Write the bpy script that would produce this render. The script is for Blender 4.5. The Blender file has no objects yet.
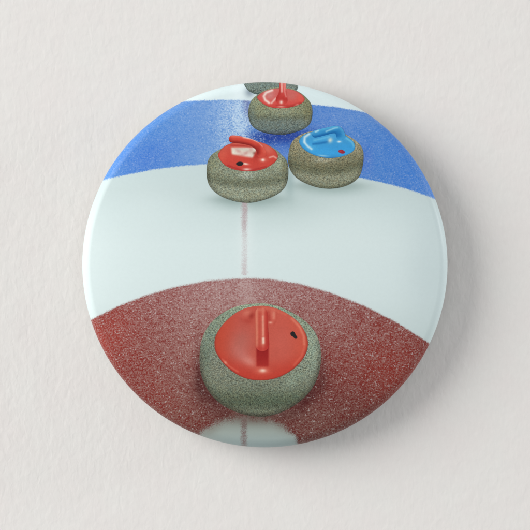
import bpy, math
import numpy as np

# ------------------------------------------------------------------ camera, world, lights
S = bpy.context.scene
PX = 0.05715 / 365.2            # metres per photo pixel (a 57 mm button is 365 px wide)
CX, CY = 264.9, 264.8           # centre of the button in the photo
cam_d = bpy.data.cameras.new("camera")
cam = bpy.data.objects.new("camera", cam_d)
S.collection.objects.link(cam)
CAM_Z, RIM_Z = 1.0, 0.0041
cam.location = ((265 - CX) * PX, -(265 - CY) * PX, CAM_Z)
cam_d.sensor_width = 36
cam_d.lens = 36 * (CAM_Z - RIM_Z) / (530 * PX)
cam_d.clip_start = 0.02
cam_d.clip_end = 10
S.camera = cam

W = bpy.data.worlds.new("World")
S.world = W
W.use_nodes = True
W.node_tree.nodes["Background"].inputs[0].default_value = (0.985, 0.99, 1.0, 1)
W.node_tree.nodes["Background"].inputs[1].default_value = 0.485


def area(name, loc, size, power, col):
    d = bpy.data.lights.new(name, 'AREA')
    d.shape = 'DISK'
    d.size = size
    d.energy = power
    d.color = col
    o = bpy.data.objects.new(name, d)
    S.collection.objects.link(o)
    o.location = loc
    v = -np.array(loc, float)
    from mathutils import Vector
    o.rotation_euler = Vector(v).to_track_quat('-Z', 'Y').to_euler()
    return o


area("key_light", (-1.20, 0.40, 0.66), 1.15, 22.0, (1.0, 0.985, 0.955))
area("side_light", (1.0, 0.22, 0.075), 0.22, 4.3, (0.97, 0.99, 1.0))  # low fill lamp added so the right rim catches light

S.view_settings.view_transform = 'Standard'
S.view_settings.look = 'None'
S.view_settings.exposure = 0
S.view_settings.gamma = 1


# ------------------------------------------------------------------ small helpers
def lin(c):
    c = np.asarray(c, float) / 255.0
    return np.where(c <= 0.04045, c / 12.92, ((c + 0.055) / 1.055) ** 2.4)


def C3(*c):
    return np.array(c, float)


def mix(a, b, t):
    t = np.asarray(t)[..., None]
    return a * (1 - t) + b * t


def sstep(a, b, x):
    t = np.clip((x - a) / (b - a), 0, 1)
    return t * t * (3 - 2 * t)


def blob(x, y, cx, cy, rx, ry, ang=0.0, hard=2.0):
    """soft elliptical dab, 1 at its centre; ang in degrees, clockwise in the picture"""
    a = math.radians(ang)
    dx, dy = x - cx, y - cy
    u = (dx * math.cos(a) + dy * math.sin(a)) / rx
    v = (-dx * math.sin(a) + dy * math.cos(a)) / ry
    return np.exp(-(np.sqrt(u * u + v * v) ** hard))


def stroke(x, y, pts, w, hard=2.0):
    """soft line through pts"""
    d = np.full(np.shape(x), 1e9)
    for (ax, ay), (bx, by) in zip(pts[:-1], pts[1:]):
        vx, vy = bx - ax, by - ay
        t = np.clip(((x - ax) * vx + (y - ay) * vy) / (vx * vx + vy * vy), 0, 1)
        d = np.minimum(d, np.hypot(x - ax - t * vx, y - ay - t * vy))
    return np.exp(-((d / w) ** hard))


def ramp(v, stops):
    ks = [s[0] for s in stops]
    return np.stack([np.interp(v, ks, [s[1][i] for s in stops]) for i in range(3)], -1)


# ------------------------------------------------------------------ the button's domed profile
R = 182.6
ROLL0 = 173.8
SL = math.radians(13)
RHO = (R - ROLL0) / (1 - math.sin(SL))         # px, radius of the rolled edge
RC = R - RHO
Z_ROLL = RIM_Z + RHO * PX * math.cos(SL)
N_EXP = 6


def dome_z(r):
    # gentle dome that steepens towards the edge, slope SL at ROLL0
    q = r / ROLL0
    a, b = 0.45, 0.55
    k = math.tan(SL) * ROLL0 * PX
    f = lambda q: k * (a * q ** 2 / 2 + b * q ** N_EXP / N_EXP)
    return Z_ROLL + f(1.0) - f(q)


def profile(rp):
    """picture radius -> (radius in px, z in m, radial normal, z normal)"""
    rp = np.asarray(rp, float)
    q = np.clip(rp / ROLL0, 0, 1)
    sl = math.tan(SL) * (0.45 * q + 0.55 * q ** (N_EXP - 1))
    r = rp.copy()
    z = dome_z(np.minimum(rp, ROLL0))
    nr, nz = sl / np.sqrt(1 + sl * sl), 1 / np.sqrt(1 + sl * sl)
    m = (rp > ROLL0) & (rp <= R)
    s = np.clip((rp - RC) / RHO, -1, 1)
    nr = np.where(m, s, nr)
    nz = np.where(m, np.sqrt(1 - s * s), nz)
    z = np.where(m, RIM_Z + RHO * PX * np.sqrt(1 - s * s), z)
    m2 = rp > R
    ph = np.clip((rp - R) / RHO, 0, 1.9)
    r = np.where(m2, R - RHO * (1 - np.cos(ph)), r)
    z = np.where(m2, RIM_Z - RHO * PX * np.sin(ph), z)
    nr = np.where(m2, np.cos(ph), nr)
    nz = np.where(m2, -np.sin(ph), nz)
    return r, z, nr, nz


def place(x, y, h):
    """picture pixel -> point on the button's face, lifted by h metres, and its normal"""
    dx, dy = x - CX, y - CY
    rp = np.hypot(dx, dy) + 1e-9
    r, z, nr, nz = profile(rp)
    ux, uy = dx / rp, -dy / rp
    n = np.stack([ux * nr, uy * nr, nz], -1)
    p = np.stack([ux * r * PX, uy * r * PX, z], -1) + n * h
    return p, n


# ------------------------------------------------------------------ mesh builders
def build(name, P, N, quads, mat, parent, cols, label=None):
    me = bpy.data.meshes.new(name)
    P = P.reshape(-1, 3)
    N = N.reshape(-1, 3)
    quads = np.asarray(quads, np.int32)
    me.vertices.add(len(P))
    me.vertices.foreach_set("co", P.astype(np.float32).ravel())
    me.loops.add(quads.size)
    me.loops.foreach_set("vertex_index", quads.ravel())
    me.polygons.add(len(quads))
    me.polygons.foreach_set("loop_start", np.arange(0, quads.size, quads.shape[1], dtype=np.int32))
    me.update(calc_edges=True)
    me.polygons.foreach_set("use_smooth", np.ones(len(quads), bool))
    for an, c in cols.items():
        a = me.attributes.new(an, 'FLOAT_COLOR', 'POINT')
        c4 = np.ones((len(P), 4), np.float32)
        c4[:, :3] = c.reshape(-1, 3)
        a.data.foreach_set("color", c4.ravel())
    me.normals_split_custom_set_from_vertices(N.tolist())
    me.materials.append(mat)
    o = bpy.data.objects.new(name, me)
    S.collection.objects.link(o)
    o.parent = parent
    if label:
        o["label"] = label
    return o


def grid_quads(nu, nv, wrap=False):
    i = np.arange(nu if wrap else nu - 1)
    j = np.arange(nv - 1)
    I, J = np.meshgrid(i, j, indexing='ij')
    I2 = (I + 1) % nu
    q = np.stack([I * nv + J, I * nv + J + 1, I2 * nv + J + 1, I2 * nv + J], -1)
    return q.reshape(-1, 4)


def closed_curve(pts, per=10):
    P = np.array(pts, float)
    out = []
    n = len(P)
    for i in range(n):
        p0, p1, p2, p3 = P[i - 1], P[i], P[(i + 1) % n], P[(i + 2) % n]
        for t in np.arange(per) / per:
            out.append(0.5 * ((2 * p1) + (-p0 + p2) * t + (2 * p0 - 5 * p1 + 4 * p2 - p3) * t * t
                              + (-p0 + 3 * p1 - 3 * p2 + p3) * t ** 3))
    out = np.array(out)
    # light smoothing of hand-read points
    for _ in range(per):
        out = 0.5 * out + 0.25 * (np.roll(out, 1, 0) + np.roll(out, -1, 0))
    return out


def patch(name, pts, h, mat, parent, fn, rings=60, label=None, per=10):
    """a printed shape: outline filled with rings round its middle. fn(x, y, q) -> sRGB"""
    o = closed_curve(pts, per)
    a = 0.5 * np.sum(o[:, 0] * np.roll(o[:, 1], -1) - np.roll(o[:, 0], -1) * o[:, 1])
    if a > 0:
        o = o[::-1]
    c = (o.max(0) + o.min(0)) / 2
    q = np.linspace(0.002, 1, rings)
    XY = c + (o[:, None, :] - c) * q[None, :, None]
    x, y = XY[..., 0], XY[..., 1]
    P, N = place(x, y, h)
    Q = np.broadcast_to(q, x.shape)
    col = lin(np.clip(fn(x, y, Q), 0, 255))
    quads = grid_quads(len(o), rings, True)
    return build(name, P, N, quads, mat, parent, {"tint": col}, label)


def ribbon(name, path, widths, h, mat, parent, fn, label=None, nu=60, nv=17, round0=True, round1=True):
    """a bar along a path with rounded ends. fn(x, y, u, v) -> sRGB ; v runs -1..1 across"""
    P = np.array(path, float)
    n = len(P)
    Pe = np.vstack([2 * P[0] - P[1], P, 2 * P[-1] - P[-2]])
    t = np.linspace(0, n - 1, 400)
    k = np.minimum(t.astype(int), n - 2)
    f = (t - k)[:, None]
    p0, p1, p2, p3 = Pe[k], Pe[k + 1], Pe[k + 2], Pe[k + 3]
    c = 0.5 * (2 * p1 + (p2 - p0) * f + (2 * p0 - 5 * p1 + 4 * p2 - p3) * f ** 2 + (3 * p1 - p0 - 3 * p2 + p3) * f ** 3)
    w = np.interp(t, np.arange(n), widths) / 2
    s = np.concatenate([[0], np.cumsum(np.hypot(*np.diff(c, axis=0).T))])
    L = s[-1]
    uu = 0.5 - 0.5 * np.cos(np.linspace(0, math.pi, nu))
    uu = 0.5 * uu + 0.5 * np.linspace(0, 1, nu)
    su = uu * L
    cx, cy, w = np.interp(su, s, c[:, 0]), np.interp(su, s, c[:, 1]), np.interp(su, s, w)
    tx, ty = np.gradient(cx, su), np.gradient(cy, su)
    l = np.hypot(tx, ty)
    tx, ty = tx / l, ty / l
    ww = w.copy()
    if round0:
        ww = np.where(su < w[0], w * np.sqrt(np.clip(1 - ((w[0] - su) / w[0]) ** 2, 0.002, 1)), ww)
    if round1:
        e = L - su
        ww = np.where(e < w[-1], ww * np.sqrt(np.clip(1 - ((w[-1] - e) / w[-1]) ** 2, 0.002, 1)), ww)
    v = np.linspace(1, -1, nv)
    x = cx[:, None] + (-ty * ww)[:, None] * v
    y = cy[:, None] + (tx * ww)[:, None] * v
    Pp, N = place(x, y, h)
    U = np.broadcast_to(uu[:, None], x.shape)
    V = np.broadcast_to(v[None, :], x.shape)
    col = lin(np.clip(fn(x, y, U, V), 0, 255))
    return build(name, Pp, N, grid_quads(nu, nv)[:, ::-1], mat, parent, {"tint": col}, label)


# ------------------------------------------------------------------ materials
def new_mat(name, rough=0.40, spec=0.22, coat=0.0):
    m = bpy.data.materials.new(name)
    m.use_nodes = True
    nt = m.node_tree
    b = nt.nodes["Principled BSDF"]
    b.inputs["Roughness"].default_value = rough
    b.inputs["Specular IOR Level"].default_value = spec
    b.inputs["Coat Weight"].default_value = coat
    b.inputs["Coat Roughness"].default_value = 0.25
    return m, nt, b


def node(nt, t, **kw):
    n = nt.nodes.new(t)
    for k, v in kw.items():
        setattr(n, k, v)
    return n


def attr(nt, name):
    return node(nt, 'ShaderNodeAttribute', attribute_name=name)


def coords(nt, scale=(1, 1, 1)):
    tc = node(nt, 'ShaderNodeTexCoord')
    mp = node(nt, 'ShaderNodeMapping')
    mp.inputs['Scale'].default_value = [s / PX for s in scale]     # photo-pixel units
    nt.links.new(tc.outputs['Object'], mp.inputs['Vector'])
    return mp.outputs[0]


def noise(nt, vec, scale, detail=2.0, rough=0.5, dist=0.0):
    n = node(nt, 'ShaderNodeTexNoise')
    n.inputs['Scale'].default_value = scale
    n.inputs['Detail'].default_value = detail
    n.inputs['Roughness'].default_value = rough
    n.inputs['Distortion'].default_value = dist
    nt.links.new(vec, n.inputs['Vector'])
    return n.outputs['Fac']


def mth(nt, op, a, b=None, c=None, clamp=False):
    n = node(nt, 'ShaderNodeMath', operation=op, use_clamp=clamp)
    for i, v in enumerate((a, b, c)):
        if v is None:
            continue
        if isinstance(v, (int, float)):
            n.inputs[i].default_value = v
        else:
            nt.links.new(v, n.inputs[i])
    return n.outputs[0]


def mapr(nt, v, a, b, c, d, smooth=False):
    n = node(nt, 'ShaderNodeMapRange')
    if smooth:
        n.interpolation_type = 'SMOOTHSTEP'
    nt.links.new(v, n.inputs[0])
    for i, q in enumerate((a, b, c, d)):
        n.inputs[i + 1].default_value = q
    return n.outputs[0]


def mixc(nt, fac, a, b, blend='MIX'):
    n = node(nt, 'ShaderNodeMix', data_type='RGBA', blend_type=blend)
    for s, v in ((n.inputs[0], fac), (n.inputs[6], a), (n.inputs[7], b)):
        if isinstance(v, (int, float)):
            s.default_value = v
        elif isinstance(v, tuple):
            s.default_value = v
        else:
            nt.links.new(v, s)
    return n.outputs[2]


def grey(nt, v):
    n = node(nt, 'ShaderNodeCombineColor')
    for i in range(3):
        nt.links.new(v, n.inputs[i])
    return n.outputs[0]


# the printed ice: clear ice, paint under it and frost over it, each broken up by grain
M_ICE, nt, b = new_mat("printed_ice_paper")
vec = coords(nt)
A, B, F, X = attr(nt, "ice"), attr(nt, "paint"), attr(nt, "frost"), attr(nt, "amount")
sx = node(nt, 'ShaderNodeSeparateColor')
nt.links.new(X.outputs['Color'], sx.inputs[0])
n_edge = noise(nt, vec, 0.75, 3.0, 0.7)
t = mth(nt, 'ADD', sx.outputs[0], mth(nt, 'MULTIPLY', mth(nt, 'SUBTRACT', n_edge, 0.5), 1.15))
t = mapr(nt, t, 0.22, 0.78, 0, 1, True)
c = mixc(nt, t, A.outputs['Color'], B.outputs['Color'])
n_fr = noise(nt, coords(nt, (1, 1.12, 1)), 0.64, 3.0, 0.72)
n_fr2 = noise(nt, vec, 0.16, 2.0, 0.5)
fr = mth(nt, 'ADD', mth(nt, 'SUBTRACT', n_fr, 0.5), mth(nt, 'MULTIPLY', mth(nt, 'SUBTRACT', n_fr2, 0.5), 0.18))
fr = mth(nt, 'MULTIPLY', fr, sx.outputs[1])                      # how grainy
fr = mth(nt, 'ADD', fr, sx.outputs[2], None, True)               # how much frost
c = mixc(nt, fr, c, F.outputs['Color'])
n_sp = noise(nt, coords(nt, (1, 1.05, 1)), 0.52, 1.0, 0.5, 0.4)            # loose sparkling frost crystals
spk = mth(nt, 'MULTIPLY', mapr(nt, n_sp, 0.64, 0.74, 0, 0.55), sx.outputs[1], None, True)
c = mixc(nt, mth(nt, 'MULTIPLY', spk, 0.55), c, mixc(nt, 0.45, F.outputs['Color'], (0.80, 0.82, 0.82, 1)))
n_l = mapr(nt, noise(nt, vec, 0.35, 4.0, 0.7), 0.3, 0.7, 0.985, 1.015)
c = mixc(nt, 1.0, c, grey(nt, n_l), 'MULTIPLY')
nt.links.new(c, b.inputs['Base Color'])


def granite(name, amp, tan):
    m, nt, b = new_mat(name)
    vec = coords(nt)
    T = attr(nt, "tint").outputs['Color']
    n1 = noise(nt, vec, 0.85, 2.0, 0.75)
    n2 = noise(nt, vec, 0.42, 2.0, 0.6, 0.3)
    f = mapr(nt, n1, 0.27, 0.73, 1 - amp, 1 + amp)
    c = mixc(nt, 1.0, T, grey(nt, f), 'MULTIPLY')
    warm = mixc(nt, 1.0, c, (1 + tan, 1.0, 1 - 1.3 * tan, 1), 'MULTIPLY')
    cool = mixc(nt, 1.0, c, (1 - 0.7 * tan, 1.01, 1 + 0.5 * tan, 1), 'MULTIPLY')
    c = mixc(nt, mapr(nt, n2, 0.36, 0.64, 0, 1), cool, warm)
    sp = noise(nt, vec, 0.55, 1.0, 0.5)
    c = mixc(nt, mapr(nt, sp, 0.66, 0.74, 0, 0.5), c, mixc(nt, 1.0, T, (1.9, 1.85, 1.8, 1), 'MULTIPLY'))
    c = mixc(nt, mapr(nt, sp, 0.33, 0.27, 0, 0.6), c, mixc(nt, 1.0, T, (0.3, 0.32, 0.3, 1), 'MULTIPLY'))
    nt.links.new(c, b.inputs['Base Color'])
    return m


M_GRAN_A = granite("printed_green_granite", 0.88, 0.07)
M_GRAN_B = granite("printed_olive_granite", 0.76, 0.075)


def plastic(name, hue=(1, 1, 1)):
    m, nt, b = new_mat(name)
    vec = coords(nt)
    T = attr(nt, "tint").outputs['Color']
    f = mapr(nt, noise(nt, vec, 0.6, 3.0, 0.6), 0.3, 0.7, 0.94, 1.06)
    f2 = mapr(nt, noise(nt, vec, 0.12, 2.0, 0.6), 0.3, 0.7, 0.97, 1.03)
    c = mixc(nt, 1.0, T, grey(nt, mth(nt, 'MULTIPLY', f, f2)), 'MULTIPLY')
    c = mixc(nt, 1.0, c, (*hue, 1), 'MULTIPLY')
    nt.links.new(c, b.inputs['Base Color'])
    return m


M_RED = plastic("printed_red_plastic", (0.94, 1.12, 1.10))
M_BLUE = plastic("printed_blue_plastic", (1.15, 0.98, 0.90))
M_DOT = plastic("printed_dot_ink")

M_TIN, nt, b = new_mat("tin_plate", 0.35, 0.5)
b.inputs['Metallic'].default_value = 1.0
cc = mixc(nt, noise(nt, coords(nt), 0.05, 3), (0.55, 0.56, 0.58, 1), (0.70, 0.70, 0.71, 1))
nt.links.new(cc, b.inputs['Base Color'])

# the rough white wall: upright fibres and soft lumps under a matt coat
M_WALL, nt, b = new_mat("rough_white_plaster", 0.9, 0.15)
v1 = coords(nt, (1, 0.55, 1))
v0 = coords(nt)
n1 = noise(nt, v1, 0.17, 2.0, 0.45, 0.5)
n2 = noise(nt, coords(nt, (1, 0.32, 1)), 0.34, 2.0, 0.5, 0.3)
n3 = noise(nt, v0, 0.045, 2.0, 0.5)
hgt = mth(nt, 'ADD', mth(nt, 'MULTIPLY', n1, 1.0), mth(nt, 'MULTIPLY', n2, 0.14))
hgt = mth(nt, 'ADD', hgt, mth(nt, 'MULTIPLY', n3, 1.6))
bp = node(nt, 'ShaderNodeBump')
bp.inputs['Strength'].default_value = 1.0
bp.inputs['Distance'].default_value = 0.000055
nt.links.new(hgt, bp.inputs['Height'])
nt.links.new(bp.outputs[0], b.inputs['Normal'])
nw = noise(nt, coords(nt), 0.02, 4.0, 0.6)
c = mixc(nt, mapr(nt, nw, 0.35, 0.65, 0, 1), (0.808, 0.796, 0.774, 1), (0.808, 0.780, 0.762, 1))
fw = mapr(nt, n2, 0.3, 0.7, 0.988, 1.012)
c = mixc(nt, 1.0, c, grey(nt, fw), 'MULTIPLY')
nt.links.new(c, b.inputs['Base Color'])

# ------------------------------------------------------------------ the wall behind
me = bpy.data.meshes.new("wall")
HW = 0.5
g = np.linspace(-HW, HW, 41)
XX, YY = np.meshgrid(g, g, indexing='ij')
me.from_pydata(np.stack([XX, YY, 0 * XX], -1).reshape(-1, 3).tolist(), [], grid_quads(41, 41)[:, ::-1].tolist())
me.materials.append(M_WALL)
wall = bpy.data.objects.new("wall", me)
S.collection.objects.link(wall)
wall["kind"] = "structure"
wall["label"] = "rough off-white wall with fine upright fibres behind the button"

# ------------------------------------------------------------------ the button
btn = bpy.data.objects.new("pin_button", None)
S.collection.objects.link(btn)
btn.empty_display_size = 0.01
btn["label"] = "round pin button printed with four curling stones on blue and red rings"
btn["category"] = "button badge"


def blue_top(x):
    return np.interp(x, [150, 187, 221, 250, 307, 334, 364, 400], [102.5, 101.3, 100.2, 100.8, 104.5, 107.0, 112.3, 121])


def blue_bot(x):
    return np.interp(x, [80, 102, 126, 157, 183, 208, 250, 290, 330, 362, 383, 406, 428, 450],
                     [186.5, 180.6, 175, 169.2, 166.2, 164.3, 164.0, 167.0, 172.5, 178.6, 183, 188.9, 196.4, 205])


def red_top(x):
    return np.interp(x, [70, 92.6, 119, 145.5, 175.7, 205.8, 232, 251, 270, 300, 330, 364, 394, 425, 450],
                     [331, 319, 305.8, 295.7, 287, 281.3, 279, 278.5, 279, 284.0, 292.6, 305.8, 321, 340.5, 358])


def red_bot(x):
    return np.interp(x, [185, 200, 208, 216, 232, 245, 262, 275, 285, 292, 297, 304],
                     [452, 434, 427, 422.5, 418, 416.5, 418, 421.5, 427, 433, 440, 455])


def ice_fields(x, y):
    """clear-ice colour, paint colour, frost colour and (paint mask, grain, frost) over the picture"""
    # --- clear ice
    A = ramp(y, [(80, (216, 233, 235)), (104, (217, 232, 234)), (166, (199, 216, 217)), (190, (201, 217, 217)),
                 (215, (210, 226, 226)), (245, (217, 232, 232)), (277, (217, 232, 232)), (300, (215, 230, 230)),
                 (345, (202, 218, 217)), (415, (140, 148, 139)), (432, (160, 171, 165)), (446, (160, 178, 178))])
    A = mix(A, C3(186, 203, 206), 0.30 * blob(x, y, 430, 262, 26, 60, 0, 2.6))
    A = mix(A, C3(219, 233, 232), 0.5 * blob(x, y, 345, 232, 60, 22, 6))
    A = mix(A, C3(216, 230, 230), 0.4 * blob(x, y, 150, 215, 30, 30, 0))
    # soft shade of the stones on the ice
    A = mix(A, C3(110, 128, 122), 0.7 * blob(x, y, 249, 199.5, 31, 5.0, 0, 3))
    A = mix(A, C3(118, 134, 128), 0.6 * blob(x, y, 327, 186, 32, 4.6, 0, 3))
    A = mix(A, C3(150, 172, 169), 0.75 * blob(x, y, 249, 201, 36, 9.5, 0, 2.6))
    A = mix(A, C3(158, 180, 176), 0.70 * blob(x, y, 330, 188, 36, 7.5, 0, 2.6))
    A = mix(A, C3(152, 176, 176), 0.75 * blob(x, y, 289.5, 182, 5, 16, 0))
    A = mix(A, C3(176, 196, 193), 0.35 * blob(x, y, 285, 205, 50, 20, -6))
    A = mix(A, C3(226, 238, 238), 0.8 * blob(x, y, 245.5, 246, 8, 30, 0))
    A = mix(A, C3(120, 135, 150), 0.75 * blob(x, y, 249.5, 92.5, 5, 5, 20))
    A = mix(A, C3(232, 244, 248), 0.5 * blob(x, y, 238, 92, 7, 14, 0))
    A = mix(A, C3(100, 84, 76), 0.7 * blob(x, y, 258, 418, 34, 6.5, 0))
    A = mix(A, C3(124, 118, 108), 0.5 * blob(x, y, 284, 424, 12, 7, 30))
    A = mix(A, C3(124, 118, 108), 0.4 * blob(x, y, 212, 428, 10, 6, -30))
    # --- painted rings
    blue = ramp(x, [(100, (82, 148, 222)), (150, (70, 132, 208)), (200, (72, 130, 204)), (236, (86, 140, 206)),
                    (300, (72, 124, 202)), (370, (66, 126, 204)), (405, (60, 124, 208)), (440, (66, 132, 216))])
    blue = mix(blue, C3(48, 104, 202), 0.5 * blob(x, y, 145, 160, 36, 20, -20))
    blue = mix(blue, C3(24, 60, 150), 0.95 * blob(x, y, 281, 137, 34, 9.5, -4, 2.8))
    blue = mix(blue, C3(26, 56, 146), 0.6 * blob(x, y, 276, 136.5, 24, 4.5, 0, 2.4))
    blue = mix(blue, C3(70, 112, 196), 0.6 * blob(x, y, 281, 152, 8, 10, 0))
    blue = mix(blue, C3(70, 108, 200), 0.6 * blob(x, y, 365, 160, 7, 14, 0))
    blue = mix(blue, C3(112, 122, 172), 0.85 * blob(x, y, 247, 108, 5.0, 15, -6, 2.4))
    blue = mix(blue, C3(110, 112, 152), 0.5 * blob(x, y, 246, 98, 5, 6, 0, 2.4))
    red = ramp(y, [(278, (146, 84, 82)), (310, (132, 54, 50)), (360, (124, 38, 32)), (400, (106, 32, 28)), (448, (98, 32, 28))])
    red = mix(red, C3(158, 52, 40), 0.7 * blob(x, y, 108, 335, 26, 34, 30))
    red = mix(red, C3(146, 44, 32), 0.65 * blob(x, y, 388, 368, 40, 34, 40))
    red = mix(red, C3(146, 40, 30), 0.5 * blob(x, y, 158, 392, 44, 20, 42))
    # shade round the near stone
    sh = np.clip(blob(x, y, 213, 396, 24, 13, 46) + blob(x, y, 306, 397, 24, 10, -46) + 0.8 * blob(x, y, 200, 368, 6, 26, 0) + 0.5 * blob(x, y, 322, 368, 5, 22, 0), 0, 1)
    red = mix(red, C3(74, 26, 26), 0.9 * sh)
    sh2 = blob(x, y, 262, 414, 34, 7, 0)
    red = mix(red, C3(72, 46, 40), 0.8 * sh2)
    line = ramp(y, [(200, (168, 148, 152)), (225, (186, 170, 173)), (240, (208, 206, 207)), (262, (204, 198, 200)), (282, (192, 174, 176)),
                    (400, (128, 96, 92)), (420, (108, 82, 78)), (446, (132, 108, 106))])
    # --- masks, positive inside
    d_blue = np.minimum(y - blue_top(x), blue_bot(x) - y)
    d_red = np.minimum(y - red_top(x), red_bot(x + 1.2 * np.sin(y * 0.5)) + 0.6 * np.sin(x * 0.55) + 0.4 * np.sin(x * 1.3 + 1) - y)
    lc = 244.6 + 0.25 * np.sin(y * 0.16)
    d_line = np.where((y > 196) & (y < 284), 3.6 - np.abs(x - lc), np.where(y > 410, 4.2 - np.abs(x - 244.0), -9))
    w_red = np.where(y > 400, 12.0, 3.2)
    m_b = sstep(-2.6, 2.6, d_blue)
    m_r = sstep(-1, 1, d_red / w_red)
    m_l = sstep(-3.4, 4.0, d_line) * np.interp(y, [196, 226, 236, 256, 270, 300, 410, 420], [0.84, 0.72, 0.60, 0.60, 0.68, 0.68, 0.60, 0.60])
    reg = np.where(d_red > 0, 2, np.where(d_blue > 0, 1, np.where(d_line > 0, np.where(y > 400, 4, 3), 0)))
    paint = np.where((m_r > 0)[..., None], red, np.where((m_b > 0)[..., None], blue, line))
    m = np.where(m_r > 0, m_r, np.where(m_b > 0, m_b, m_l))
    # where the line meets the bare ice patch at the bottom both overlap
    both = (m_l > m_r) & (y > 400)
    paint = np.where(both[..., None], line, paint)
    m = np.where(both, m_l, m)
    # --- frost over the paint
    fr_b = 0.08 + 0.16 * blob(x, y, 215, 125, 40, 60, 0) + 0.34 * blob(x, y, 232, 128, 14, 50, 0) + 0.44 * blob(x, y, 242.5, 120, 7.5, 52, 0, 2.4) + 0.10 * blob(x, y, 225, 158, 50, 9, 0) \
        + 0.08 * blob(x, y, 350, 118, 30, 12, 0)
    fr_b = fr_b * (1 - 0.9 * blob(x, y, 282, 138, 34, 10, 0, 3)) * (1 - 0.6 * blob(x, y, 247, 106, 5, 14, 0, 3))
    fr_r = 0.24 + 0.30 * blob(x, y, 244, 300, 60, 34, 0) + 0.22 * blob(x, y, 200, 335, 46, 46, 0) + 0.14 * blob(x, y, 330, 325, 40, 40, 20) \
        + 0.16 * blob(x, y, 186, 385, 30, 40, -20) + 0.30 * blob(x, y, 246, 288, 8, 34) - 0.05 * blob(x, y, 395, 372, 36, 40, 40) \
        + 0.14 * blob(x, y, 315, 420, 22, 18) - 0.10 * blob(x, y, 105, 330, 16, 30)
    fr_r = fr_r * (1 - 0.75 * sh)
    frost_c = np.where((m_r > 0.02)[..., None],
                       ramp(y, [(276, (190, 162, 160)), (330, (174, 140, 134)), (380, (160, 124, 116)), (420, (146, 118, 108)), (448, (136, 114, 106))]),
                       ramp(y, [(100, (190, 214, 236)), (165, (180, 208, 234)), (200, (222, 232, 232)), (280, (222, 230, 230)), (440, (150, 160, 158))]))
    grain = np.where(m_r > 0.02, 3.1 * m_r * (1 - 0.6 * sh) * (1 - 0.5 * sh2), np.where(m_b > 0.02, (0.75 + 2.8 * blob(x, y, 238, 128, 20, 60)) * m_b, 1.3 * (m_l > 0.02) * m_l))
    frost = np.where(m_r > 0.02, fr_r * m_r, np.where(m_b > 0.02, fr_b * m_b, 0.22 * m_l))
    # pale unprinted fold under the rim, added to keep coloured bounce off the wall
    out = sstep(R + 1.0, R + 2.0, np.hypot(x - CX, y - CY))
    m, grain, frost = m * (1 - out), grain * (1 - out), frost * (1 - out)
    A = mix(A, C3(214, 218, 217), out)
    return A, paint, frost_c, np.stack([m, grain, frost], -1), reg


# one fine polar grid carries ice, rings and line; each region keeps its own faces
SEG = 1440
rr = np.concatenate([np.linspace(0.05, ROLL0, 216, endpoint=False),
                     RC + RHO * np.sin(np.linspace(SL, math.pi / 2, 20)),
                     R + RHO * np.linspace(0.08, 1.85, 20)])
TH = np.linspace(0, 2 * math.pi, SEG, endpoint=False)
T2, R2 = np.meshgrid(TH, rr, indexing='ij')
gx, gy = CX + R2 * np.cos(T2), CY - R2 * np.sin(T2)
GP, GN = place(gx, gy, 0.0)
fA, fB, fF, fX, freg = ice_fields(gx, gy)
quads = grid_quads(SEG, len(rr), True)
fcx, fcy = gx.ravel()[quads].mean(1), gy.ravel()[quads].mean(1)
# the two ends of a quad can straddle +-pi; centres are still right in cartesian picture coordinates
face_reg = ice_fields(fcx, fcy)[4]
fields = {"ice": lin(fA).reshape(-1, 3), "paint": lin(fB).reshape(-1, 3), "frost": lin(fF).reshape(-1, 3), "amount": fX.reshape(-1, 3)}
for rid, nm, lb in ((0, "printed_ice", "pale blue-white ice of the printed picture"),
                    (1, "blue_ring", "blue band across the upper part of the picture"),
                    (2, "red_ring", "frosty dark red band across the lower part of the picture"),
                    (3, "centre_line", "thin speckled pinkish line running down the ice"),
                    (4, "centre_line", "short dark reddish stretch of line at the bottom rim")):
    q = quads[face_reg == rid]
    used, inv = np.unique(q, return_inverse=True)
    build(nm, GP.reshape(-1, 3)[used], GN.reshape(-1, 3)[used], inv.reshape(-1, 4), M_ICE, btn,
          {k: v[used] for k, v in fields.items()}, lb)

H1, H2, H3, H4 = 1.0e-5, 2.0e-5, 3.0e-5, 4.0e-5

# ------------------------------------------------------------------ printed stone at the top edge, cut off by the rim
xs = np.linspace(242.6, 299.6, 70)
low = np.interp(xs, [242.6, 245.7, 248.5, 254.2, 262, 280, 290, 297.4, 299.6], [82.5, 87.7, 91.3, 94.2, 95.8, 96.2, 94.6, 89.8, 83.0])
up = CY - np.sqrt((R + 1.2) ** 2 - (xs - CX) ** 2)
vv = np.linspace(0, 1, 60)
gx = np.broadcast_to(xs[:, None], (70, 60))
gy = up[:, None] + (low - up)[:, None] * vv
P_, N_ = place(gx, gy, H1)
col = ramp(gy, [(70, (112, 128, 122)), (84, (108, 124, 119)), (89, (116, 130, 123)), (93, (102, 116, 111)), (96, (80, 94, 94))])
col = mix(col, C3(60, 78, 80), 0.5 * sstep(3, 0.5, low[:, None] - gy))
rim_stone = build("curling_stone", P_, N_, grid_quads(70, 60), M_GRAN_A, btn, {"tint": lin(col)},
                  "dark grey-green stone cut off by the top rim")


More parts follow.
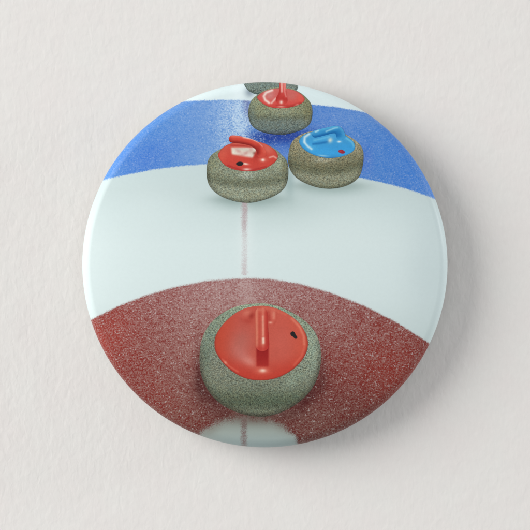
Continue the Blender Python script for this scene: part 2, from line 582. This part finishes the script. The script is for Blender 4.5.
# ------------------------------------------------------------------ far red stone
def body_far(x, y, q):
    c = ramp(y, [(88, (134, 138, 116)), (100, (128, 134, 108)), (112, (132, 137, 110)), (118, (106, 114, 98)), (122, (110, 122, 116)),
                 (129, (104, 118, 114)), (134, (76, 88, 96))])
    c = mix(c, C3(150, 158, 140), 0.6 * blob(x, y, 281, 112, 12, 3.5))
    c = mix(c, C3(112, 110, 80), 0.5 * blob(x, y, 307, 112, 5, 12))
    c = mix(c, C3(96, 112, 112), 0.6 * blob(x, y, 251, 116, 4, 12))
    c = mix(c, C3(140, 146, 120), 0.5 * blob(x, y, 256, 103, 5, 6))
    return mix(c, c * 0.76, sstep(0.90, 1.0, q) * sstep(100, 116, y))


far = patch("curling_stone", [(263.6, 91), (257, 95.3), (252.3, 99.5), (249.4, 105.2), (248.3, 111.8), (248.5, 117.5), (250.6, 124.2),
                              (255.1, 129), (261.7, 132.3), (270.2, 134.4), (282, 135.2), (289.5, 134.1), (298.3, 131.5), (305.8, 128),
                              (310.6, 122.8), (312.2, 115.8), (312.2, 109.2), (311, 104.6), (308.7, 100.5), (304, 95.8), (298.3, 91.8),
                              (290, 88.4), (278, 87.6), (270, 88.6)], H2, M_GRAN_B, btn, body_far, 50, "farthest red-capped stone, near the top rim")


def cap_far(x, y, q):
    c = ramp(y, [(88, (205, 98, 94)), (95, (208, 84, 80)), (103, (214, 72, 66)), (108, (205, 62, 56))])
    c = mix(c, C3(206, 128, 126), 0.75 * blob(x, y, 270, 96, 5.5, 5, 0))
    c = mix(c, C3(206, 112, 104), 0.55 * blob(x, y, 292, 97, 6, 4.5, 0))
    c = mix(c, C3(236, 88, 72), 0.5 * blob(x, y, 300, 98, 4, 5, 30))
    c = mix(c, C3(248, 222, 214), 0.85 * stroke(x, y, [(272, 90.6), (266, 93), (263.8, 96.6), (265.2, 100.4), (269, 103.2)], 1.3))
    c = mix(c, C3(244, 205, 196), 0.7 * stroke(x, y, [(271.5, 103.5), (274.5, 100), (277.5, 97.5)], 1.0))
    c = mix(c, C3(178, 44, 40), 0.7 * stroke(x, y, [(277, 106.2), (290, 106.8), (300, 103.6)], 1.2))
    c = mix(c, C3(246, 168, 158), 0.75 * blob(x, y, 281, 107, 3.5, 0.9))
    c = mix(c, C3(240, 150, 140), 0.7 * blob(x, y, 297, 105.2, 2.0, 0.9, -20))
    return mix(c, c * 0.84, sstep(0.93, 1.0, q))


patch("stone_cap", [(257, 98.1), (258.9, 95.0), (263.6, 92), (270.2, 89.6), (278.5, 88.5), (288.9, 89.2), (296.4, 91.5), (302, 95.2),
                    (304.8, 99.4), (302.4, 103.2), (296.4, 106.1), (288.9, 108), (280.5, 108.7), (272, 108), (266.0, 106), (260.8, 102.4)],
      H3, M_RED, far, cap_far, 40)


def post_far(x, y, u, v):
    c = ramp(u, [(0, (222, 104, 98)), (0.4, (206, 68, 64)), (0.75, (192, 50, 46)), (1, (210, 66, 58))])
    c = mix(c, C3(246, 196, 188), 0.75 * stroke(x, y, [(281.6, 80), (281.8, 92)], 1.0))
    c = mix(c, C3(238, 160, 152), 0.6 * stroke(x, y, [(285.2, 82), (284.6, 92), (286.0, 97)], 0.8))
    c = mix(c, C3(172, 38, 36), 0.6 * stroke(x, y, [(279.6, 82), (279.6, 94), (276, 101)], 1.0))
    c = mix(c, C3(252, 222, 214), 0.9 * blob(x, y, 281.2, 102.6, 1.5, 1.8))
    return c


ribbon("handle", [(282.7, 81.9), (282.7, 83.0), (282.7, 89), (282.4, 95), (281.6, 100), (281.2, 105)], [7.0, 6.8, 6.4, 8.6, 13.0, 17.0],
       H4, M_RED, far, post_far, nu=70, round0=False)


# ------------------------------------------------------------------ middle red stone with its handle to the left
def body_mid(x, y, q):
    yc = y - 6.0 * (1 - ((x - 247.5) / 40.5) ** 2)       # follow the stone's girdle
    c = ramp(yc, [(146, (138, 142, 120)), (160, (136, 143, 124)), (170, (134, 141, 122)), (176, (112, 118, 99)), (180, (114, 120, 102)),
                  (184, (142, 149, 131)), (192, (140, 147, 128)), (199, (112, 121, 107))])
    c = mix(c, C3(172, 182, 170), 0.75 * blob(x, y, 247, 175.5, 8, 3.4))
    c = mix(c, C3(158, 170, 150), 0.6 * blob(x, y, 279, 164, 7, 5, -40))
    c = mix(c, C3(126, 132, 104), 0.5 * blob(x, y, 213, 163, 6, 9))
    c = mix(c, C3(118, 116, 84), 0.5 * blob(x, y, 285, 166, 3, 8))
    return mix(c, c * 0.76, sstep(0.88, 1.0, q) * sstep(148, 172, y))


mid = patch("curling_stone", [(245, 141.5), (231, 144.5), (218.2, 150.7), (212.5, 154.5), (208.8, 159.4), (207.3, 165), (206.8, 171),
                              (207.1, 178), (208.8, 184.5), (212.5, 190.0), (218.2, 194.8), (224.8, 198.3), (233.3, 201.2), (242.7, 202.8),
                              (252, 202.9), (263.9, 200.2), (273.3, 196.7), (280.8, 192), (285.6, 186.2), (287.6, 180.0), (288.3, 173),
                              (288.0, 165.5), (285.8, 159.4), (281.5, 155.2), (277.5, 151.2), (268, 145.4), (258, 142)],
            H2, M_GRAN_B, btn, body_mid, 60, "red-capped stone left of the blue-capped one")


def cap_mid(x, y, q):
    c = ramp(y, [(143, (212, 92, 78)), (150, (206, 74, 62)), (160, (208, 66, 54)), (167, (206, 66, 56)), (171, (200, 62, 56))])
    c = mix(c, C3(218, 90, 72), 0.6 * blob(x, y, 223, 155, 4, 9, 10))
    c = mix(c, C3(168, 38, 34), 0.7 * blob(x, y, 256.5, 155, 4, 6, 0))
    c = mix(c, C3(170, 40, 36), 0.55 * stroke(x, y, [(231, 145.6), (243, 146.2), (252, 147.6)], 1.2))
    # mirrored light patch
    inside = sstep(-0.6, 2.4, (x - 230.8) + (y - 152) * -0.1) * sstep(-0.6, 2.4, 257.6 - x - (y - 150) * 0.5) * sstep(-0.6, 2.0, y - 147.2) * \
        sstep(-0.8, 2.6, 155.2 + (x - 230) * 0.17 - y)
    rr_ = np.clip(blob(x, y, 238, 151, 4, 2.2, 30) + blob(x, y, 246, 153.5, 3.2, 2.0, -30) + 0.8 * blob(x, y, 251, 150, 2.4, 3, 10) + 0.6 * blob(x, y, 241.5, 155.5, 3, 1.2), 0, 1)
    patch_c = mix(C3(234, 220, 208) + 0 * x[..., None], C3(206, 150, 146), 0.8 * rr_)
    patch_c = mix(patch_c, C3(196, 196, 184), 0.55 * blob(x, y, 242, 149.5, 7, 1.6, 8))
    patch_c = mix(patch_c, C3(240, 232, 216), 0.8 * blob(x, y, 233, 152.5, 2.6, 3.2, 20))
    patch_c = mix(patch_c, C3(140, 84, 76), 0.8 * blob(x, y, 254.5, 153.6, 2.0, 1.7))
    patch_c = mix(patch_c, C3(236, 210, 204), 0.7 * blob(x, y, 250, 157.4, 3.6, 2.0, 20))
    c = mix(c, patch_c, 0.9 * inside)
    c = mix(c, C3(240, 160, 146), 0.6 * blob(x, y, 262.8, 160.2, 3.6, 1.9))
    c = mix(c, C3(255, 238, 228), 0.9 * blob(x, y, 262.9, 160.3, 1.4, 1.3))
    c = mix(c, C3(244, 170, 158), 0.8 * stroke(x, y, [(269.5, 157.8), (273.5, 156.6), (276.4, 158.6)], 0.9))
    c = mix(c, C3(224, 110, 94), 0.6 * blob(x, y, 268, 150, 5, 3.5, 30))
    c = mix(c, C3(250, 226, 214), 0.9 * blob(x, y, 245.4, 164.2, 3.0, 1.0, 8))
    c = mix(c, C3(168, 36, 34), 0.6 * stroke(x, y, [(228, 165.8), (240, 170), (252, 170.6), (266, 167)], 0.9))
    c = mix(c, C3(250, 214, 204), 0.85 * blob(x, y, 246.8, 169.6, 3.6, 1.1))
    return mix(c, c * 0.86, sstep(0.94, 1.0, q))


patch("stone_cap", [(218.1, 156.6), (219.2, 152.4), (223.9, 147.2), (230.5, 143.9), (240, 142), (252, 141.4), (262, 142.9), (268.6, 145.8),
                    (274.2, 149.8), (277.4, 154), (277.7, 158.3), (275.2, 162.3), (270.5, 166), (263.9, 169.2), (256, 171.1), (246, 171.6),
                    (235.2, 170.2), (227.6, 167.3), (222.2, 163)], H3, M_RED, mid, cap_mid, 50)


def handle_mid(x, y, u, v):
    c = mix(C3(210, 66, 52) + 0 * x[..., None], C3(138, 28, 24), sstep(-0.1, 0.95, v) * 0.95)
    c = mix(c, C3(226, 88, 74), 0.6 * sstep(0.0, 0.8, -v) * (u < 0.9))
    c = mix(c, C3(168, 36, 32), 0.6 * blob(x, y, 230.4, 141, 1.6, 3))
    c = mix(c, C3(252, 206, 196), 0.9 * stroke(x, y, [(243.5, 137.6), (252, 139.2), (258, 141.9)], 0.9))
    c = mix(c, C3(244, 170, 158), 0.7 * stroke(x, y, [(258, 142), (262.4, 146.4)], 0.8))
    c = mix(c, C3(236, 126, 110), 0.5 * stroke(x, y, [(232, 136.8), (243, 137.2)], 0.9))
    c = mix(c, C3(150, 28, 26), 0.55 * blob(x, y, 258.4, 150, 2.6, 5))
    c = mix(c, C3(222, 92, 76), 0.6 * blob(x, y, 264.5, 152, 2.0, 5))
    return mix(c, C3(206, 70, 58), sstep(0.86, 1.0, u))


ribbon("handle", [(228.9, 139.3), (236, 139.7), (244, 141.0), (252, 143.2), (258, 147.0), (261.2, 152), (262, 158)],
       [7.2, 7.6, 7.0, 6.8, 7.6, 9.0, 14], H4, M_RED, mid, handle_mid, nu=80)


def dot_dark(x, y, q):
    c = C3(34, 30, 32) + 0 * x[..., None]
    return mix(c, C3(110, 60, 54), sstep(0.8, 1.0, q) * 0.5)


patch("dot", [(236.0, 164), (237.5, 162.5), (240.5, 161.9), (243.2, 162.8), (243.4, 164.4), (241.8, 166.0), (238.8, 166.2), (236.8, 165.4)],
      H4, M_DOT, mid, dot_dark, 10, "small black dot on the red cap")


# ------------------------------------------------------------------ blue stone
def body_blue(x, y, q):
    yc = y - 7.0 * (1 - ((x - 325.5) / 38) ** 2)
    c = ramp(yc, [(130, (152, 146, 122)), (146, (136, 134, 110)), (157, (122, 121, 97)), (163, (104, 106, 84)), (167, (112, 116, 96)),
                  (171, (138, 142, 122)), (177, (132, 137, 118)), (183, (108, 112, 88))])
    c = mix(c, C3(172, 172, 156), 0.65 * blob(x, y, 323, 160.5, 10, 2.4))
    c = mix(c, C3(168, 160, 136), 0.6 * blob(x, y, 355.5, 147, 5, 7, -20))
    c = mix(c, C3(148, 138, 106), 0.5 * blob(x, y, 296, 144, 4, 8, 20))
    c = mix(c, C3(92, 96, 78), 0.5 * blob(x, y, 293, 166, 4, 8, -20))
    return mix(c, c * 0.76, sstep(0.88, 1.0, q) * sstep(148, 172, y))


blue = patch("curling_stone", [(311.4, 131.6), (303.9, 133.7), (297.3, 137), (292.5, 141.4), (289.7, 147.4), (288.3, 154.9), (288, 162),
                               (289.4, 168.6), (292.7, 174.4), (298.2, 179.7), (304.8, 183.4), (312.4, 186.3), (320.5, 188.3), (330.5, 189),
                               (340.8, 187.6), (349.2, 184.6), (355.8, 180.4), (359.8, 175.5), (361.8, 169.0), (363.1, 162), (363.3, 155.4),
                               (362.7, 150.6), (360, 145.2), (354.9, 140.5), (349.2, 136.8), (342, 133), (330, 130)],
             H2, M_GRAN_B, btn, body_blue, 60, "blue-capped stone")


def cap_blue(x, y, q):
    c = ramp(y, [(129, (70, 160, 220)), (138, (62, 158, 222)), (147, (54, 156, 226)), (154, (56, 164, 236)), (158, (48, 142, 212))])
    c = mix(c, C3(76, 178, 236), 0.5 * blob(x, y, 312, 147, 6, 4))
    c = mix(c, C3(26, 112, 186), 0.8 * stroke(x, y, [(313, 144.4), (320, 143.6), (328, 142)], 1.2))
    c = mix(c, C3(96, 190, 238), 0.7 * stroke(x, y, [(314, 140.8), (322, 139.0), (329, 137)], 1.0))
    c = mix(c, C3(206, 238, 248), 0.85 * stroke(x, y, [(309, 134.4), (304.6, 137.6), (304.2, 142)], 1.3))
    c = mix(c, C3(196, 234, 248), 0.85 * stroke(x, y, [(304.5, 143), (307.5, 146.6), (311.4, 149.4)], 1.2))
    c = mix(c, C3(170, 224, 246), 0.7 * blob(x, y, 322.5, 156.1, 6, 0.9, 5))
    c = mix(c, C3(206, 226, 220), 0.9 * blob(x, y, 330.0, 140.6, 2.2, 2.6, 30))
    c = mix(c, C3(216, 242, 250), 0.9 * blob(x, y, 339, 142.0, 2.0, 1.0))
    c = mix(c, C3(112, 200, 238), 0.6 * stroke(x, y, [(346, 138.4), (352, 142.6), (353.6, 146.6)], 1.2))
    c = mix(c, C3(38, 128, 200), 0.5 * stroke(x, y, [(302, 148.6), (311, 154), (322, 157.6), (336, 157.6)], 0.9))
    return mix(c, c * 0.88, sstep(0.94, 1.0, q))


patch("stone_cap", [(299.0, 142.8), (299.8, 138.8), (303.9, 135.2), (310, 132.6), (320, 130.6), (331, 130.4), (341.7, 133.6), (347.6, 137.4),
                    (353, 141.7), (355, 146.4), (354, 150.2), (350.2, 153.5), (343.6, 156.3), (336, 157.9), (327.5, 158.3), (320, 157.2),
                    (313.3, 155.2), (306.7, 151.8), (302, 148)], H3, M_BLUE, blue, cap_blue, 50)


def handle_blue(x, y, u, v):
    c = mix(C3(48, 144, 210) + 0 * x[..., None], C3(12, 98, 172), sstep(0.0, 0.9, v) * 0.95)
    c = mix(c, C3(90, 184, 234), 0.6 * sstep(0.1, 0.8, -v) * (u < 0.8))
    c = mix(c, C3(184, 232, 248), 0.8 * stroke(x, y, [(315.4, 132.2), (318, 131.0)], 0.9))
    c = mix(c, C3(170, 226, 246), 0.7 * stroke(x, y, [(326, 131.8), (334, 128.6), (337.4, 128.0)], 0.8))
    c = mix(c, C3(14, 106, 184), 0.8 * blob(x, y, 338, 136.6, 3.2, 4.4))
    c = mix(c, C3(30, 120, 190), 0.6 * blob(x, y, 339, 133.5, 3.4, 4.0))
    c = mix(c, C3(70, 160, 220), 0.7 * blob(x, y, 343.2, 134, 1.5, 5, -25))
    return mix(c, C3(58, 158, 224), sstep(0.84, 1.0, u))


ribbon("handle", [(311.6, 135.2), (318, 133.7), (325.5, 131.8), (332.5, 130.2), (337.6, 130.6), (340.2, 134.6), (341.4, 140)],
       [6.8, 7.4, 7.2, 7.0, 8.0, 9.0, 11.5], H4, M_BLUE, blue, handle_blue, nu=80)


def dot_red(x, y, q):
    c = mix(C3(152, 40, 58) + 0 * x[..., None], C3(178, 58, 70), blob(x, y, 340, 151.6, 1.6, 1))
    return mix(c, C3(110, 90, 150), sstep(0.75, 1.0, q) * 0.5)


patch("dot", [(338.0, 151.4), (339.2, 150.1), (341.6, 149.9), (344.0, 151.2), (344.9, 152.8), (343.2, 154.0), (340.6, 153.8), (338.6, 152.7)],
      H4, M_DOT, blue, dot_red, 10, "small dark red dot on the blue cap")


# ------------------------------------------------------------------ near red stone
def body_near(x, y, q):
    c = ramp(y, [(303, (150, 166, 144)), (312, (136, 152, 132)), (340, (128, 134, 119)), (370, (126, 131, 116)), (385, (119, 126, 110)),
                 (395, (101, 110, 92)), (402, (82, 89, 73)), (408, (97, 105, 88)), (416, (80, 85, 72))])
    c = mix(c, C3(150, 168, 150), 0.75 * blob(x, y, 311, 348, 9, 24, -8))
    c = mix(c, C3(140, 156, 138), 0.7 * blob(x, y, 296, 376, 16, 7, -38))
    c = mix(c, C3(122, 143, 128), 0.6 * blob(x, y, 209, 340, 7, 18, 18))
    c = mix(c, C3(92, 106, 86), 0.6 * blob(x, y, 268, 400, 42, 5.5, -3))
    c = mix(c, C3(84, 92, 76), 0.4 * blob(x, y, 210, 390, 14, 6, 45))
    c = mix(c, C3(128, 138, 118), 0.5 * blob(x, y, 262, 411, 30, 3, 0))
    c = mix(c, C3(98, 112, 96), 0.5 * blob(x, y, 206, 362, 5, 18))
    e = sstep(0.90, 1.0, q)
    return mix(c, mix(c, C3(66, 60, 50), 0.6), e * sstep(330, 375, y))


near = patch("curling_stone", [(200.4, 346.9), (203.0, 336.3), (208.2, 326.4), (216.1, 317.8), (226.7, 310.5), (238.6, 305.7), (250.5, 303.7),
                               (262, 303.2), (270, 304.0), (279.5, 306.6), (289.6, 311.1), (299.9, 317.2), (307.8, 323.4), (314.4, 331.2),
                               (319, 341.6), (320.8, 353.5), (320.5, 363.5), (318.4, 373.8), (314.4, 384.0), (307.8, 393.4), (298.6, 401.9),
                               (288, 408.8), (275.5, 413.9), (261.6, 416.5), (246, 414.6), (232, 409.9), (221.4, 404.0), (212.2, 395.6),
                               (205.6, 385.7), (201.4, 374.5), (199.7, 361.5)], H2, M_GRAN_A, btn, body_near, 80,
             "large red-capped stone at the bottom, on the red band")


def cap_near(x, y, q):
    c = ramp(x, [(214, (192, 64, 44)), (224, (200, 72, 54)), (240, (198, 80, 68)), (262, (204, 84, 70)), (285, (206, 84, 70)),
                 (300, (210, 82, 64)), (308, (204, 72, 54))])
    c = mix(c, C3(200, 52, 38), 0.75 * sstep(356, 378, y + 0.006 * (x - 262) ** 2))
    c = mix(c, C3(190, 100, 90), 0.75 * blob(x, y, 241, 343, 11, 15, 20, 2.2))
    c = mix(c, C3(206, 92, 80), 0.5 * blob(x, y, 282, 342, 12, 14, 0))
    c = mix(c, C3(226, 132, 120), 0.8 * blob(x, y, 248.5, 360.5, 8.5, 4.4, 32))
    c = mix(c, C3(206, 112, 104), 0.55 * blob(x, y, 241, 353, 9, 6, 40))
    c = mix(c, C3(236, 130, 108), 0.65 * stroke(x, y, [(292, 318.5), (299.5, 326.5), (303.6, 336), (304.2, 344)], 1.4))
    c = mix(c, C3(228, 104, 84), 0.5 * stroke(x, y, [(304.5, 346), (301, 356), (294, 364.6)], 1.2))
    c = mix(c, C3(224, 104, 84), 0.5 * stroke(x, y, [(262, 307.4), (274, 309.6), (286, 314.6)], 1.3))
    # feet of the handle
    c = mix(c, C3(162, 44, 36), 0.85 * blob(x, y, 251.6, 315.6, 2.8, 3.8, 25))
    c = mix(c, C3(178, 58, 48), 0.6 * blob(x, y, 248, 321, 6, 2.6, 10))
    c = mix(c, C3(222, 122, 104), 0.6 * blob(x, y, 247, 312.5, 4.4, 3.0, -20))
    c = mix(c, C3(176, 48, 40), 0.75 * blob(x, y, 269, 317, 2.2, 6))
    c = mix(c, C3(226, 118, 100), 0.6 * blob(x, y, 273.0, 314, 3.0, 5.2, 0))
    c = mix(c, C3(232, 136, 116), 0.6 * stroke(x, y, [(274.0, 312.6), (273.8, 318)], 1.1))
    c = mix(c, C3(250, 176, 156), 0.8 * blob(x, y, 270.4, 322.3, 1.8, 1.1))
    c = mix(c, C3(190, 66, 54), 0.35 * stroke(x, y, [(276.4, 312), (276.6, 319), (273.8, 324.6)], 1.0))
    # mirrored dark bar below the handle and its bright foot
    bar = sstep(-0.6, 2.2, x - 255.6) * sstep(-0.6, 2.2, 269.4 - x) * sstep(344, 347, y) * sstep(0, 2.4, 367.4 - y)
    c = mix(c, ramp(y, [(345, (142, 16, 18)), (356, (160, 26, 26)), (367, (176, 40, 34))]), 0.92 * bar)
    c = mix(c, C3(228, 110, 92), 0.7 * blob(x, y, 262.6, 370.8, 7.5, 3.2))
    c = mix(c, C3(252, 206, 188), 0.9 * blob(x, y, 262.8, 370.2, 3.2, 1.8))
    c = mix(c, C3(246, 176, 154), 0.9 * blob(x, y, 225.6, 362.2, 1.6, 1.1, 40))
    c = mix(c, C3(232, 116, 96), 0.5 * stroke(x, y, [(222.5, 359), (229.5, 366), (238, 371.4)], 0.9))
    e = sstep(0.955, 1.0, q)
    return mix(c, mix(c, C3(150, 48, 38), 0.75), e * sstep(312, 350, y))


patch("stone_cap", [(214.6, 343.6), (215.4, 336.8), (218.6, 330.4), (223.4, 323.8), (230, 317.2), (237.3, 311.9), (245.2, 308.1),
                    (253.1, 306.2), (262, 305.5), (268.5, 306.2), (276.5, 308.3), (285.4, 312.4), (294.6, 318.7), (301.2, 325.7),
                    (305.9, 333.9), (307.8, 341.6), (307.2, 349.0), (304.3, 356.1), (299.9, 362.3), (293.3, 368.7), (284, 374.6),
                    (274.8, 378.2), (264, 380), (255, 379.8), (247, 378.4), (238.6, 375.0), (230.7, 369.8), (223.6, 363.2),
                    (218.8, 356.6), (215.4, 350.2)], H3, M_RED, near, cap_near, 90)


def handle_near(x, y, u, v):
    c = ramp(x, [(254.6, (186, 66, 52)), (256.8, (224, 120, 100)), (259, (200, 74, 60)), (261.4, (206, 84, 70)), (263.2, (222, 112, 94)),
                 (265.4, (198, 64, 54)), (269, (176, 40, 36))])
    c = mix(c, C3(240, 160, 140), 0.75 * stroke(x, y, [(262.9, 316), (263.2, 335)], 0.9))
    c = mix(c, C3(255, 214, 196), 0.95 * stroke(x, y, [(263.3, 338), (263.4, 342.6)], 1.2))
    c = mix(c, C3(226, 120, 98), 0.6 * stroke(x, y, [(256.2, 312), (257.2, 338)], 0.8))
    c = mix(c, C3(226, 118, 98), 0.6 * blob(x, y, 261, 309.6, 6, 1.6))
    return mix(c, C3(196, 50, 44), 0.7 * sstep(343.5, 349, y))


ribbon("handle", [(261.0, 307.2), (261.2, 314), (261.5, 322), (261.8, 332), (262.2, 342), (262.4, 351.0)],
       [12.4, 12.6, 12.8, 13.2, 13.9, 14.0], H4, M_RED, near, handle_near, nu=80)

patch("dot", [(290.2, 333.0), (291.2, 331.6), (293.0, 331.0), (294.8, 332.4), (295.6, 334.6), (297.2, 336.6), (296.6, 338.4), (294.6, 338.4),
              (293.0, 336.6), (290.8, 335.2)], H4, M_DOT, near, dot_dark, 10, "small black dot on the red cap")


# ------------------------------------------------------------------ hidden back: tin plate and pin
def lathe(name, prof, mat, parent, seg=160):
    th = np.linspace(0, 2 * math.pi, seg, endpoint=False)
    pr = np.array(prof)
    P = np.stack([np.cos(th)[:, None] * pr[:, 0], np.sin(th)[:, None] * pr[:, 0], np.broadcast_to(pr[:, 1], (seg, len(pr)))], -1)
    m_ = bpy.data.meshes.new(name)
    m_.from_pydata(P.reshape(-1, 3).tolist(), [], grid_quads(seg, len(pr), True).tolist())
    m_.materials.append(mat)
    for p in m_.polygons:
        p.use_smooth = True
    o = bpy.data.objects.new(name, m_)
    S.collection.objects.link(o)
    o.parent = parent
    return o


rb = (R - 13.5) * PX
lathe("back_plate", [(rb, 0.0031), (rb - 0.0006, 0.0025), (rb - 0.004, 0.0024), (0.006, 0.0026), (0.00002, 0.0026)], M_TIN, btn)
pts = [(-0.017, -0.002, 0.0023), (0.0, -0.003, 0.0005), (0.017, -0.002, 0.0006), (0.0185, 0.0, 0.0006), (0.017, 0.002, 0.0006),
       (0.0, 0.001, 0.0005), (-0.016, -0.0015, 0.0012)]
cu = bpy.data.curves.new("pin", 'CURVE')
cu.dimensions = '3D'
cu.bevel_depth = 0.0004
sp = cu.splines.new('POLY')
sp.points.add(len(pts) - 1)
for p, c in zip(sp.points, pts):
    p.co = (*c, 1)
tmp = bpy.data.objects.new("pin_curve", cu)
pm = bpy.data.meshes.new_from_object(tmp)
bpy.data.objects.remove(tmp)
pm.name = "pin"
pm.materials.clear()
pm.materials.append(M_TIN)
po = bpy.data.objects.new("pin", pm)
S.collection.objects.link(po)
po.parent = btn
